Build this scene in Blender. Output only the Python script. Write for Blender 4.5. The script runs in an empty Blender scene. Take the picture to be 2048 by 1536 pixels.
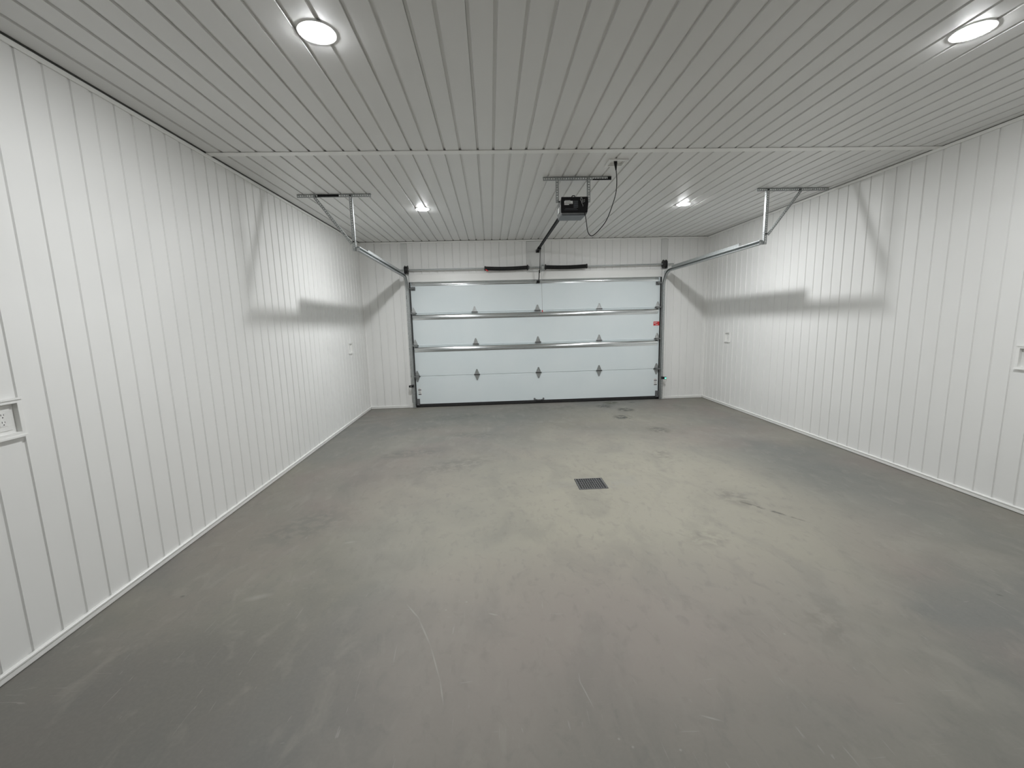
import bpy, math, random
from mathutils import Vector, Matrix

random.seed(7)
SC = bpy.context.scene
COL = SC.collection
PI = math.pi

# ------------------------------------------------------------------ camera
F_PX = 862.0
PITCH, YAW, ROLL = 0.148890719, -0.0456766422, -0.0266775268
CAM = Vector((-0.90878939, -8.35589707, 1.65645499))
WL, WR, H = 3.288, 3.303, 3.131          # left wall, right wall, ceiling
YF = -11.6                               # wall behind the camera

def camera():
    cy, sy = math.cos(YAW), math.sin(YAW)
    cp, sp = math.cos(PITCH), math.sin(PITCH)
    cr, sr = math.cos(ROLL), math.sin(ROLL)
    x0 = Vector((cy, sy, 0)); y0 = Vector((-sy, cy, 0)); z0 = Vector((0, 0, 1))
    fwd = y0 * cp - z0 * sp
    up0 = y0 * sp + z0 * cp
    right = x0 * cr + up0 * sr
    up = -x0 * sr + up0 * cr
    m = Matrix((right, up, -fwd)).transposed().to_4x4()
    m.translation = CAM
    cd = bpy.data.cameras.new('camera')
    cd.sensor_fit = 'HORIZONTAL'; cd.sensor_width = 36.0
    cd.lens = F_PX / 2048.0 * 36.0
    cd.clip_start = 0.02
    co = bpy.data.objects.new('camera', cd)
    co.matrix_world = m
    COL.objects.link(co)
    SC.camera = co
camera()

# ------------------------------------------------------------------ world, exposure
w = bpy.data.worlds.new('world'); SC.world = w; w.use_nodes = True
w.node_tree.nodes['Background'].inputs[0].default_value = (0.02, 0.022, 0.025, 1)
w.node_tree.nodes['Background'].inputs[1].default_value = 1.0
SC.view_settings.view_transform = 'Standard'
SC.view_settings.look = 'None'
SC.view_settings.gamma = 1.0
SC.view_settings.use_curve_mapping = False
SC.view_settings.exposure = 0.0
SC.cycles.diffuse_bounces = 6
SC.cycles.max_bounces = 9
LAMP_STRENGTH = (655.0, 815.0)      # near row, far row
LAMP_COLOR = (0.985, 1.0, 1.01)
LAMPS = [(-1.745, -5.865), (1.75, -5.895), (-1.755, -2.315), (1.745, -2.365)]

# ------------------------------------------------------------------ materials
def mat(name, base, rough=0.5, metal=0.0, spec=0.5, emit=None, strength=0.0):
    m = bpy.data.materials.new(name); m.use_nodes = True
    b = m.node_tree.nodes['Principled BSDF']
    b.inputs['Base Color'].default_value = (*base, 1)
    b.inputs['Roughness'].default_value = rough
    b.inputs['Metallic'].default_value = metal
    b.inputs['Specular IOR Level'].default_value = spec
    if emit:
        b.inputs['Emission Color'].default_value = (*emit, 1)
        b.inputs['Emission Strength'].default_value = strength
    return m

def noise_mix(m, scale, c0, c1, lo=0.35, hi=0.65, stretch=(1, 1, 1), detail=4.0):
    """base colour runs between c0 and c1 over a noise in world space"""
    nt = m.node_tree; N = nt.nodes; L = nt.links
    g = N.new('ShaderNodeNewGeometry')
    mp = N.new('ShaderNodeMapping'); mp.inputs['Scale'].default_value = stretch
    L.new(g.outputs['Position'], mp.inputs['Vector'])
    n = N.new('ShaderNodeTexNoise'); n.inputs['Scale'].default_value = scale; n.inputs['Detail'].default_value = detail
    L.new(mp.outputs[0], n.inputs['Vector'])
    r = N.new('ShaderNodeValToRGB')
    r.color_ramp.elements[0].position = lo; r.color_ramp.elements[0].color = (*c0, 1)
    r.color_ramp.elements[1].position = hi; r.color_ramp.elements[1].color = (*c1, 1)
    L.new(n.outputs['Fac'], r.inputs[0])
    L.new(r.outputs[0], N['Principled BSDF'].inputs['Base Color'])
    return n

def bump(m, scale, strength, dist=0.001, stretch=(1, 1, 1)):
    nt = m.node_tree; N = nt.nodes; L = nt.links
    g = N.new('ShaderNodeNewGeometry')
    mp = N.new('ShaderNodeMapping'); mp.inputs['Scale'].default_value = stretch
    L.new(g.outputs['Position'], mp.inputs['Vector'])
    n = N.new('ShaderNodeTexNoise'); n.inputs['Scale'].default_value = scale; n.inputs['Detail'].default_value = 3
    L.new(mp.outputs[0], n.inputs['Vector'])
    b = N.new('ShaderNodeBump'); b.inputs['Strength'].default_value = strength; b.inputs['Distance'].default_value = dist
    L.new(n.outputs['Fac'], b.inputs['Height'])
    L.new(b.outputs[0], N['Principled BSDF'].inputs['Normal'])

M = {}
M['panel'] = mat('white_pvc_panel', (0.80, 0.80, 0.785), 0.52, spec=0.4)
noise_mix(M['panel'], 1.3, (0.79, 0.79, 0.775), (0.815, 0.815, 0.80))
M['ceil'] = mat('white_pvc_ceiling', (0.80, 0.80, 0.78), 0.42)
noise_mix(M['ceil'], 1.1, (0.745, 0.742, 0.732), (0.77, 0.767, 0.757))
M['trim'] = mat('white_vinyl_trim', (0.84, 0.84, 0.82), 0.34)
noise_mix(M['trim'], 3.0, (0.83, 0.83, 0.81), (0.85, 0.85, 0.83))
M['trim_grey'] = mat('dull_white_board', (0.66, 0.665, 0.65), 0.5)
noise_mix(M['trim_grey'], 3.0, (0.65, 0.655, 0.64), (0.67, 0.675, 0.66))
M['slab'] = mat('grey_backing', (0.35, 0.35, 0.34), 0.7)
noise_mix(M['slab'], 2.0, (0.33, 0.33, 0.32), (0.37, 0.37, 0.36))
M['paint'] = mat('white_wall_paint', (0.78, 0.78, 0.76), 0.5)
noise_mix(M['paint'], 2.0, (0.77, 0.77, 0.75), (0.79, 0.79, 0.77))
M['door'] = mat('white_door_steel', (0.68, 0.745, 0.765), 0.42)
noise_mix(M['door'], 1.6, (0.72, 0.79, 0.81), (0.75, 0.812, 0.828))
bump(M['door'], 60, 0.10, 0.0006, (0.15, 1, 1))
M['galv'] = mat('galvanized_steel', (0.6, 0.62, 0.62), 0.36, 0.9)
noise_mix(M['galv'], 45, (0.50, 0.52, 0.52), (0.68, 0.70, 0.70))
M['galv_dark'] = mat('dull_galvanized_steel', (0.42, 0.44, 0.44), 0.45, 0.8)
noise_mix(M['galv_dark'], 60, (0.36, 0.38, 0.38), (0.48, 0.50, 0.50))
M['strut'] = mat('bright_galvanized_strut', (0.7, 0.72, 0.72), 0.17, 1.0)
noise_mix(M['strut'], 30, (0.70, 0.73, 0.735), (0.80, 0.82, 0.825), stretch=(0.1, 1, 1))
M['dark_steel'] = mat('dark_zinc_steel', (0.2, 0.205, 0.21), 0.5, 0.6)
noise_mix(M['dark_steel'], 50, (0.17, 0.175, 0.18), (0.24, 0.245, 0.25))
M['black'] = mat('black_plastic', (0.008, 0.008, 0.009), 0.55, spec=0.25)
noise_mix(M['black'], 30, (0.006, 0.006, 0.007), (0.010, 0.010, 0.011))
M['black_steel'] = mat('black_oiled_spring_steel', (0.02, 0.02, 0.02), 0.5, 0.3)
noise_mix(M['black_steel'], 60, (0.014, 0.014, 0.014), (0.026, 0.026, 0.026))
M['rubber'] = mat('black_rubber', (0.012, 0.012, 0.012), 0.7)
noise_mix(M['rubber'], 25, (0.010, 0.010, 0.010), (0.016, 0.016, 0.016))
M['greyplastic'] = mat('grey_plastic', (0.17, 0.185, 0.20), 0.4)
noise_mix(M['greyplastic'], 12, (0.085, 0.097, 0.108), (0.10, 0.112, 0.123))
M['silver'] = mat('silver_plastic', (0.36, 0.37, 0.37), 0.4, 0.2)
noise_mix(M['silver'], 12, (0.17, 0.178, 0.18), (0.21, 0.218, 0.22))
M['red'] = mat('red_print', (0.62, 0.03, 0.035), 0.45)
noise_mix(M['red'], 40, (0.58, 0.026, 0.03), (0.66, 0.034, 0.04))
M['paper'] = mat('white_label_paper', (0.80, 0.81, 0.80), 0.5)
noise_mix(M['paper'], 50, (0.78, 0.79, 0.78), (0.82, 0.83, 0.82))
M['ink'] = mat('dark_print', (0.05, 0.05, 0.055), 0.5)
noise_mix(M['ink'], 50, (0.045, 0.045, 0.05), (0.055, 0.055, 0.06))
M['greyink'] = mat('grey_print', (0.35, 0.36, 0.36), 0.5)
noise_mix(M['greyink'], 50, (0.33, 0.34, 0.34), (0.37, 0.38, 0.38))
M['whiteplastic'] = mat('white_outlet_plastic', (0.80, 0.80, 0.78), 0.35)
noise_mix(M['whiteplastic'], 20, (0.79, 0.79, 0.77), (0.81, 0.81, 0.79))
M['iron'] = mat('dark_cast_iron', (0.085, 0.085, 0.088), 0.55, 0.4)
noise_mix(M['iron'], 60, (0.11, 0.11, 0.113), (0.19, 0.19, 0.188))
M['void'] = mat('dark_sump', (0.012, 0.012, 0.011), 0.9)
noise_mix(M['void'], 20, (0.010, 0.010, 0.009), (0.015, 0.015, 0.014))
M['lens'] = mat('lit_diffuser', (0.9, 0.9, 0.9), 0.4, emit=LAMP_COLOR, strength=LAMP_STRENGTH[0])
M['lens_far'] = mat('lit_diffuser_bright', (0.9, 0.9, 0.9), 0.4, emit=LAMP_COLOR, strength=LAMP_STRENGTH[1])
M['led'] = mat('green_led', (0.1, 0.8, 0.5), 0.3, emit=(0.15, 1.0, 0.62), strength=2.2)
M['wire'] = mat('white_bell_wire', (0.75, 0.74, 0.70), 0.5)
noise_mix(M['wire'], 40, (0.73, 0.72, 0.68), (0.77, 0.76, 0.72))

def floor_material():
    m = bpy.data.materials.new('troweled_concrete'); m.use_nodes = True
    nt = m.node_tree; N = nt.nodes; L = nt.links
    B = N['Principled BSDF']
    g = N.new('ShaderNodeNewGeometry'); P = g.outputs['Position']
    def noise(scale, detail=4, stretch=(1, 1, 1), rot=0.0, dist=0.0, rough=0.55, off=(0, 0, 0)):
        mp = N.new('ShaderNodeMapping'); mp.inputs['Scale'].default_value = stretch
        mp.inputs['Rotation'].default_value = (0, 0, rot); mp.inputs['Location'].default_value = off
        L.new(P, mp.inputs['Vector'])
        n = N.new('ShaderNodeTexNoise'); n.inputs['Scale'].default_value = scale
        n.inputs['Detail'].default_value = detail; n.inputs['Distortion'].default_value = dist
        n.inputs['Roughness'].default_value = rough
        L.new(mp.outputs[0], n.inputs['Vector'])
        return n.outputs['Fac']
    def ramp(fac, a, b, ca=(0, 0, 0), cb=(1, 1, 1)):
        r = N.new('ShaderNodeValToRGB')
        r.color_ramp.elements[0].position = a; r.color_ramp.elements[0].color = (*ca, 1)
        r.color_ramp.elements[1].position = b; r.color_ramp.elements[1].color = (*cb, 1)
        L.new(fac, r.inputs[0]); return r.outputs[0]
    def mix(fac, a, b, mode='MIX', k=None):
        x = N.new('ShaderNodeMix'); x.data_type = 'RGBA'; x.blend_type = mode
        if k is not None:
            mu = N.new('ShaderNodeMath'); mu.operation = 'MULTIPLY'; mu.inputs[1].default_value = k
            L.new(fac, mu.inputs[0]); fac = mu.outputs[0]
        if isinstance(fac, float): x.inputs[0].default_value = fac
        else: L.new(fac, x.inputs[0])
        for i, c in ((6, a), (7, b)):
            if isinstance(c, tuple): x.inputs[i].default_value = (*c, 1)
            else: L.new(c, x.inputs[i])
        return x.outputs[2]
    warm, cool, pale = (0.232, 0.222, 0.190), (0.190, 0.190, 0.178), (0.275, 0.263, 0.232)
    pink = (0.240, 0.212, 0.192)
    c = mix(ramp(noise(0.45, 3, dist=0.6), 0.38, 0.62), cool, warm)
    c = mix(ramp(noise(0.6, 3, dist=0.8, off=(7, 3, 0)), 0.5, 0.68), c, pink, k=0.8)
    c = mix(ramp(noise(0.9, 5, dist=1.0, off=(3, 9, 0)), 0.52, 0.74), c, pale, k=0.75)
    # broad dusty and darker areas, ragged at the edge
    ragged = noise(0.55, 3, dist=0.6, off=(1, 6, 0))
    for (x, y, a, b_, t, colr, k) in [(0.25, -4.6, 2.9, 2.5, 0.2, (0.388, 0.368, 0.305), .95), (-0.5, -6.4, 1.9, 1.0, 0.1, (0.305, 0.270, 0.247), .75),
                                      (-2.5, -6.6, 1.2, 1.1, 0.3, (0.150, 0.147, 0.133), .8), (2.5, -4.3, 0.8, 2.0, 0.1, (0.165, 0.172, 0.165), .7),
                                      (-1.0, -1.1, 1.7, 0.8, 0.15, (0.165, 0.172, 0.160), .7), (-0.9, -7.4, 1.6, 0.5, 0, (0.17, 0.165, 0.15), .6),  # last one: shade on the floor before the camera, painted into the colour
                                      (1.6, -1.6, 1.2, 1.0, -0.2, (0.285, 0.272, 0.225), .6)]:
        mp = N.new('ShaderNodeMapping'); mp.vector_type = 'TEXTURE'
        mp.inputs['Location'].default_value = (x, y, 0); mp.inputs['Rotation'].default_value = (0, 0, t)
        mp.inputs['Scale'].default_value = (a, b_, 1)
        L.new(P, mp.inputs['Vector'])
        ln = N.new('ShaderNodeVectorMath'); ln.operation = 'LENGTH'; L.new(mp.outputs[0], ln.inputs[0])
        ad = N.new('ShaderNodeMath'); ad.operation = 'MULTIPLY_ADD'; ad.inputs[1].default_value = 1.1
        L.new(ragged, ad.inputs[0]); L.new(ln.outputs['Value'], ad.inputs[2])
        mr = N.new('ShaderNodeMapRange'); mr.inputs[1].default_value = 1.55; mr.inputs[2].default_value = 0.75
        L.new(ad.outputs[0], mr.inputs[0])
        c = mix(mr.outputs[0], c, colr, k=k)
    # trowel sweeps and mottling
    c = mix(ramp(noise(2.4, 6, (1.25, 0.7, 1), 0.5, 0.8), 0.50, 0.66), c, (0.145, 0.148, 0.142), k=0.20)
    c = mix(ramp(noise(5.5, 6, (1.3, 0.7, 1), -0.4, 0.6, off=(4, 1, 0)), 0.54, 0.70), c, (0.33, 0.315, 0.275), k=0.26)
    c = mix(ramp(noise(13, 5, (1.3, 0.75, 1), 0.3, 0.5), 0.54, 0.72), c, (0.15, 0.15, 0.142), k=0.24)
    c = mix(ramp(noise(55, 3), 0.4, 0.7), c, (0.30, 0.29, 0.26), k=0.10)
    # pale hairline scratches
    c = mix(ramp(noise(3.0, 2, (14, 1, 1), 0.55, 2.0, off=(2, 2, 0)), 0.715, 0.745), c, (0.38, 0.37, 0.34), k=0.35)
    c = mix(ramp(noise(3.0, 2, (1, 16, 1), 0.9, 2.0, off=(8, 5, 0)), 0.725, 0.755), c, (0.38, 0.37, 0.34), k=0.3)
    # marks with a place of their own: (x, y, half length, half width, turn, colour, strength)
    blot = noise(11, 5, dist=0.5)
    blot_r = ramp(blot, 0.40, 0.54)
    dk = (0.075, 0.075, 0.07); lt = (0.42, 0.41, 0.37); gn = (0.10, 0.105, 0.075)
    marks = [  # floor marks
        (1.37, -0.24, .19, .17, .2, gn, 1.0), (1.78, -0.25, .10, .06, .1, dk, .7), (1.17, -0.52, .17, .18, -.3, dk, 1.0),
        (1.46, -0.88, .18, .19, .4, dk, .95), (1.23, -1.44, .18, .20, -.4, dk, .95), (1.50, -2.32, .18, .24, .3, dk, .5),
        (1.10, -3.45, .14, .24, -.3, dk, .3), (1.26, -4.75, .16, .26, .2, dk, .28),
        (1.40, -5.02, .34, .020, -.95, dk, .7), (0.65, -5.42, .22, .15, .5, dk, .22),
        (0.84, -6.35, .26, .14, .9, dk, .18), (0.30, -4.30, .30, .12, .1, (0.36, 0.35, 0.31), .6),
        (-0.25, -4.24, .25, .16, .1, (0.34, 0.33, 0.29), .5), (0.42, -4.10, .16, .22, .1, (0.34, 0.33, 0.29), .5),
        (-1.55, -1.0, .7, .25, .2, (0.13, 0.135, 0.125), .45), (0.1, -0.5, 1.1, .3, .1, (0.14, 0.14, 0.13), .4),
        (-1.95, -3.0, .5, .22, .3, (0.135, 0.135, 0.13), .45), (-1.35, -3.5, .6, .25, .4, (0.14, 0.14, 0.135), .4), (-1.2, -2.2, .5, .2, -.2, (0.135, 0.137, 0.13), .45), (-2.1, -1.7, .5, .2, .3, (0.14, 0.14, 0.13), .4), (-2.5, -4.9, .5, .3, .8, (0.15, 0.15, 0.14), .4),
    ]
    for (x, y, a, b_, t, colr, k) in marks:
        mp = N.new('ShaderNodeMapping'); mp.vector_type = 'TEXTURE'
        mp.inputs['Location'].default_value = (x, y, 0); mp.inputs['Rotation'].default_value = (0, 0, t)
        mp.inputs['Scale'].default_value = (a, b_, 1)
        L.new(P, mp.inputs['Vector'])
        ln = N.new('ShaderNodeVectorMath'); ln.operation = 'LENGTH'; L.new(mp.outputs[0], ln.inputs[0])
        mr = N.new('ShaderNodeMapRange'); mr.inputs[1].default_value = 1.0; mr.inputs[2].default_value = 0.45
        L.new(ln.outputs['Value'], mr.inputs[0])
        mu = N.new('ShaderNodeMath'); mu.operation = 'MULTIPLY'
        L.new(mr.outputs[0], mu.inputs[0]); L.new(blot_r, mu.inputs[1])
        c = mix(mu.outputs[0], c, colr, k=k)
    # thin curved scrapes
    scr = [(-1.41, -6.06, .10, .006, -.95), (-1.32, -6.23, .13, .006, -1.15), (-1.235, -6.45, .13, .005, -1.25), (-1.185, -6.62, .08, .005, -1.35),
           (-0.05, -6.835, .05, .006, -.4), (-0.54, -6.67, .10, .004, -1.35), (-0.95, -6.12, .035, .008, -.4), (-2.40, -5.84, .10, .035, .3), (-2.04, -5.21, .06, .02, .2),
           (-0.455, -6.895, .007, .007, 0), (-0.411, -6.931, .007, .007, 0), (-0.233, -6.956, .007, .007, 0), (0.565, -6.401, .008, .008, 0), (-0.531, -5.158, .010, .010, 0),
           (-0.557, -4.964, .009, .009, 0), (-1.107, -5.998, .009, .009, 0), (-1.222, -6.06, .007, .007, 0), (-2.886, -5.79, .018, .014, 0), (1.988, -6.205, .020, .012, -.6)]
    for (x, y, a, b_, t) in scr:
        mp = N.new('ShaderNodeMapping'); mp.vector_type = 'TEXTURE'
        mp.inputs['Location'].default_value = (x, y, 0); mp.inputs['Rotation'].default_value = (0, 0, t)
        mp.inputs['Scale'].default_value = (a, b_, 1)
        L.new(P, mp.inputs['Vector'])
        ln = N.new('ShaderNodeVectorMath'); ln.operation = 'LENGTH'; L.new(mp.outputs[0], ln.inputs[0])
        mr = N.new('ShaderNodeMapRange'); mr.inputs[1].default_value = 1.0; mr.inputs[2].default_value = 0.2
        L.new(ln.outputs['Value'], mr.inputs[0])
        dark = (x, y) in ((-2.886, -5.79), (1.988, -6.205))
        c = mix(mr.outputs[0], c, dk if dark else lt, k=0.25 if a > 0.05 and b_ > 0.01 else 0.5)
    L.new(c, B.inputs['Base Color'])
    rr = N.new('ShaderNodeMapRange'); rr.inputs[3].default_value = 0.52; rr.inputs[4].default_value = 0.70
    L.new(noise(4, 5), rr.inputs[0]); L.new(rr.outputs[0], B.inputs['Roughness'])
    B.inputs['Specular IOR Level'].default_value = 0.28
    bp = N.new('ShaderNodeBump'); bp.inputs['Strength'].default_value = 0.12; bp.inputs['Distance'].default_value = 0.003
    L.new(noise(9, 8), bp.inputs['Height']); L.new(bp.outputs[0], B.inputs['Normal'])
    return m
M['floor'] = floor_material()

# ------------------------------------------------------------------ helpers
OFF = {}          # object -> world position of its origin

class MB:
    """collects shapes in world coordinates and links them as ONE mesh object"""
    def __init__(s): s.v, s.f = [], []
    def add(s, verts, faces):
        o = len(s.v); s.v += [tuple(x) for x in verts]; s.f += [tuple(i + o for i in f) for f in faces]; return s
    def box(s, x0, x1, y0, y1, z0, z1):
        x0, x1 = sorted((x0, x1)); y0, y1 = sorted((y0, y1)); z0, z1 = sorted((z0, z1))
        return s.add([(x0, y0, z0), (x1, y0, z0), (x1, y1, z0), (x0, y1, z0), (x0, y0, z1), (x1, y0, z1), (x1, y1, z1), (x0, y1, z1)],
                     [(0, 3, 2, 1), (4, 5, 6, 7), (0, 1, 5, 4), (1, 2, 6, 5), (2, 3, 7, 6), (3, 0, 4, 7)])
    def prism(s, poly, fn, a, b):
        """poly: 2-D outline; fn(p, q, t) -> xyz; swept from t=a to t=b"""
        n = len(poly)
        vs = [fn(p, q, a) for p, q in poly] + [fn(p, q, b) for p, q in poly]
        fs = [(i, (i + 1) % n, n + (i + 1) % n, n + i) for i in range(n)] + [tuple(range(n))[::-1], tuple(range(n, 2 * n))]
        return s.add(vs, fs)
    def obox(s, c, ax, ay, az, hx, hy, hz):
        """box about centre c with unit axes ax, ay, az and half sizes"""
        c = Vector(c); ax, ay, az = Vector(ax) * hx, Vector(ay) * hy, Vector(az) * hz
        vs = [c - ax - ay - az, c + ax - ay - az, c + ax + ay - az, c - ax + ay - az, c - ax - ay + az, c + ax - ay + az, c + ax + ay + az, c - ax + ay + az]
        return s.add(vs, [(0, 3, 2, 1), (4, 5, 6, 7), (0, 1, 5, 4), (1, 2, 6, 5), (2, 3, 7, 6), (3, 0, 4, 7)])
    def cyl(s, p0, p1, r0, r1=None, n=16):
        return s.lathe(p0, p1, [(0, r0), (1, r0 if r1 is None else r1)], n)
    def lathe(s, p0, p1, prof, n=20):
        """prof: (t, radius) along p0 -> p1, capped"""
        p0, p1 = Vector(p0), Vector(p1); d = p1 - p0; L = d.length; d.normalize()
        a = d.orthogonal().normalized(); b = d.cross(a)
        vs, fs = [], []
        for t, r in prof:
            for k in range(n):
                an = 2 * PI * k / n
                vs.append(p0 + d * (L * t) + (a * math.cos(an) + b * math.sin(an)) * r)
        m = len(prof)
        for i in range(m - 1):
            for k in range(n):
                fs.append((i * n + k, i * n + (k + 1) % n, (i + 1) * n + (k + 1) % n, (i + 1) * n + k))
        fs.append(tuple(range(n))[::-1]); fs.append(tuple(range((m - 1) * n, m * n)))
        return s.add(vs, fs)
    def tube(s, pts, r, n=8):
        pts = [Vector(p) for p in pts]; m = len(pts); vs, fs = [], []
        t = (pts[1] - pts[0]).normalized(); a = t.orthogonal().normalized()
        for i, p in enumerate(pts):
            t = (pts[min(i + 1, m - 1)] - pts[max(i - 1, 0)]).normalized()
            a = (a - t * a.dot(t)).normalized(); b = t.cross(a)
            rr = r[i] if isinstance(r, (list, tuple)) else r
            for k in range(n):
                an = 2 * PI * k / n; vs.append(p + (a * math.cos(an) + b * math.sin(an)) * rr)
        for i in range(m - 1):
            for k in range(n):
                fs.append((i * n + k, i * n + (k + 1) % n, (i + 1) * n + (k + 1) % n, (i + 1) * n + k))
        fs.append(tuple(range(n))[::-1]); fs.append(tuple(range((m - 1) * n, m * n)))
        return s.add(vs, fs)
    def sweep(s, path, nrm, side, prof):
        """sweep an open or closed outline: at path[i] the outline (p, q) sits at path + side*p + nrm[i]*q"""
        n = len(prof); vs, fs = [], []
        side = Vector(side)
        for P, nn in zip(path, nrm):
            for p, q in prof: vs.append(Vector(P) + side * p + Vector(nn) * q)
        for i in range(len(path) - 1):
            for k in range(n):
                fs.append((i * n + k, i * n + (k + 1) % n, (i + 1) * n + (k + 1) % n, (i + 1) * n + k))
        fs.append(tuple(range(n))[::-1]); fs.append(tuple(range((len(path) - 1) * n, len(path) * n)))
        return s.add(vs, fs)
    def build(s, name, m, parent=None, origin=None, smooth=False, bevel=0.0, label=None):
        if origin is not None: o = Vector(origin)
        elif parent is not None: o = OFF[parent.name].copy()
        else:
            xs = list(zip(*s.v)); o = Vector(((min(xs[0]) + max(xs[0])) / 2, (min(xs[1]) + max(xs[1])) / 2, min(xs[2])))
        me = bpy.data.meshes.new(name)
        me.from_pydata([(x - o.x, y - o.y, z - o.z) for x, y, z in s.v], [], s.f)
        import bmesh
        bm = bmesh.new(); bm.from_mesh(me); bmesh.ops.recalc_face_normals(bm, faces=bm.faces)
        if bevel > 0:
            bmesh.ops.bevel(bm, geom=[e for e in bm.edges if e.is_manifold and e.calc_face_angle(0) > 0.6], offset=bevel, segments=2, profile=0.5, affect='EDGES')
        bm.to_mesh(me); bm.free()
        if isinstance(m, str): m = M[m]
        me.materials.append(m)
        if smooth:
            me.shade_smooth()
            try: me.set_sharp_from_angle(angle=0.7)
            except Exception: pass
        ob = bpy.data.objects.new(name, me); COL.objects.link(ob)
        if parent is not None:
            ob.parent = parent; ob.location = o - OFF[parent.name]
        else: ob.location = o
        OFF[ob.name] = o
        if label: ob['label'] = label
        return ob

def tag(o, label=None, cat=None, group=None, kind=None):
    if label: o['label'] = label
    if cat: o['category'] = cat
    if group: o['group'] = group
    if kind: o['kind'] = kind
    return o

def root(name, loc, **kw):
    o = bpy.data.objects.new(name, None); o.empty_display_size = 0.1
    COL.objects.link(o); o.location = loc; OFF[o.name] = Vector(loc)
    return tag(o, **kw)

def inst(src, parent, pos, rotz=0.0):
    """a copy of a part that shares its mesh, its origin at the world position pos"""
    c = src.copy(); COL.objects.link(c); c.parent = parent
    c.location = Vector(pos) - OFF[parent.name]; c.rotation_euler = (0, 0, rotz)
    OFF[c.name] = Vector(pos)
    return c

def structure(name, label, mb, m, **kw):
    return tag(mb.build(name, m, **kw), label, None, None, 'structure')

# ------------------------------------------------------------------ shell
T = 0.018      # panel thickness
GX, GY = 0.047, -4.252       # floor drain centre
DR = 0.145
fm = MB()
# slab with a square sump left open under the grate
x0, x1, y0, y1 = -WL - 0.15, WR + 0.15, YF - 0.15, 0.6
fm.box(x0, GX - DR, y0, y1, -0.12, 0); fm.box(GX + DR, x1, y0, y1, -0.12, 0)
fm.box(GX - DR, GX + DR, y0, GY - DR, -0.12, 0); fm.box(GX - DR, GX + DR, GY + DR, y1, -0.12, 0)
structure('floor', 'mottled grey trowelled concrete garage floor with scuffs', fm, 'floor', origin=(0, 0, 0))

wl = structure('wall_left', 'left wall of white ribbed pvc panels', MB().box(-WL - T - 0.1, -WL - T, YF, 0.1, 0, H + 0.1), 'slab', origin=(-WL, 0, 0))
wr = structure('wall_right', 'right wall of white ribbed pvc panels', MB().box(WR + T, WR + T + 0.1, YF, 0.1, 0, H + 0.1), 'slab', origin=(WR, 0, 0))
bw = MB()
OX, OZ = 2.40, 2.40
bw.box(-WL - T, -OX, T, 0.16, 0, H + 0.1); bw.box(OX, WR + T, T, 0.16, 0, H + 0.1); bw.box(-OX, OX, T, 0.16, OZ, H + 0.1)
wb = structure('wall_back', 'far wall around the overhead door, white ribbed pvc panels', bw, 'slab', origin=(0, 0, 0))
structure('wall_front', 'plain white wall behind the camera', MB().box(-WL - T, WR + T, YF - 0.1, YF, 0, H + 0.1), 'paint')
ce = structure('ceiling', 'white ceiling of narrow ribbed pvc panels running towards the door', MB().box(-WL - T, WR + T, YF, 0.1, H + T, H + T + 0.1), 'slab', origin=(0, 0, H))

def panel_profile(wd, style):
    """one 12 inch panel: tongue recess and lip at the seam, one soft groove in the middle; (u, depth)"""
    c = wd / 2
    g, gw = {'wall': (-0.0080, 0.015), 'back': (-0.009, 0.012), 'ceil': (-0.0125, 0.016)}[style]
    return [(0.0007, -T), (0.0007, g), (gw, g), (gw + 0.004, 0.0),
            *{'wall': [(c - 0.014, 0), (c - 0.009, -0.0078), (c + 0.009, -0.0078), (c + 0.014, 0)],
               'back': [(c - 0.0085, 0), (c - 0.0065, -0.009), (c + 0.0065, -0.009), (c + 0.0085, 0)],
               'ceil': [(c - 0.0115, 0), (c - 0.0095, -0.0125), (c + 0.0095, -0.0125), (c + 0.0115, 0)]}[style],
            (wd - 0.0016, 0), (wd - 0.0007, -0.001), (wd - 0.0007, -T)]

def clip_profile(pr, a, b):
    """cut the panel outline to a <= u <= b"""
    top = [q for q in pr if a - 1e-9 <= q[0] <= b + 1e-9 and q[1] > -T + 1e-6]
    def d_at(u):
        for (u0, d0), (u1, d1) in zip(pr[1:-2], pr[2:-1]):
            if u0 <= u <= u1 and u1 > u0: return d0 + (d1 - d0) * (u - u0) / (u1 - u0)
        return -0.001
    if not top or top[0][0] > a + 1e-6: top = [(a, d_at(a))] + top
    if top[-1][0] < b - 1e-6: top = top + [(b, d_at(b))]
    return [(top[0][0], -T)] + top + [(top[-1][0], -T)]

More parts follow.
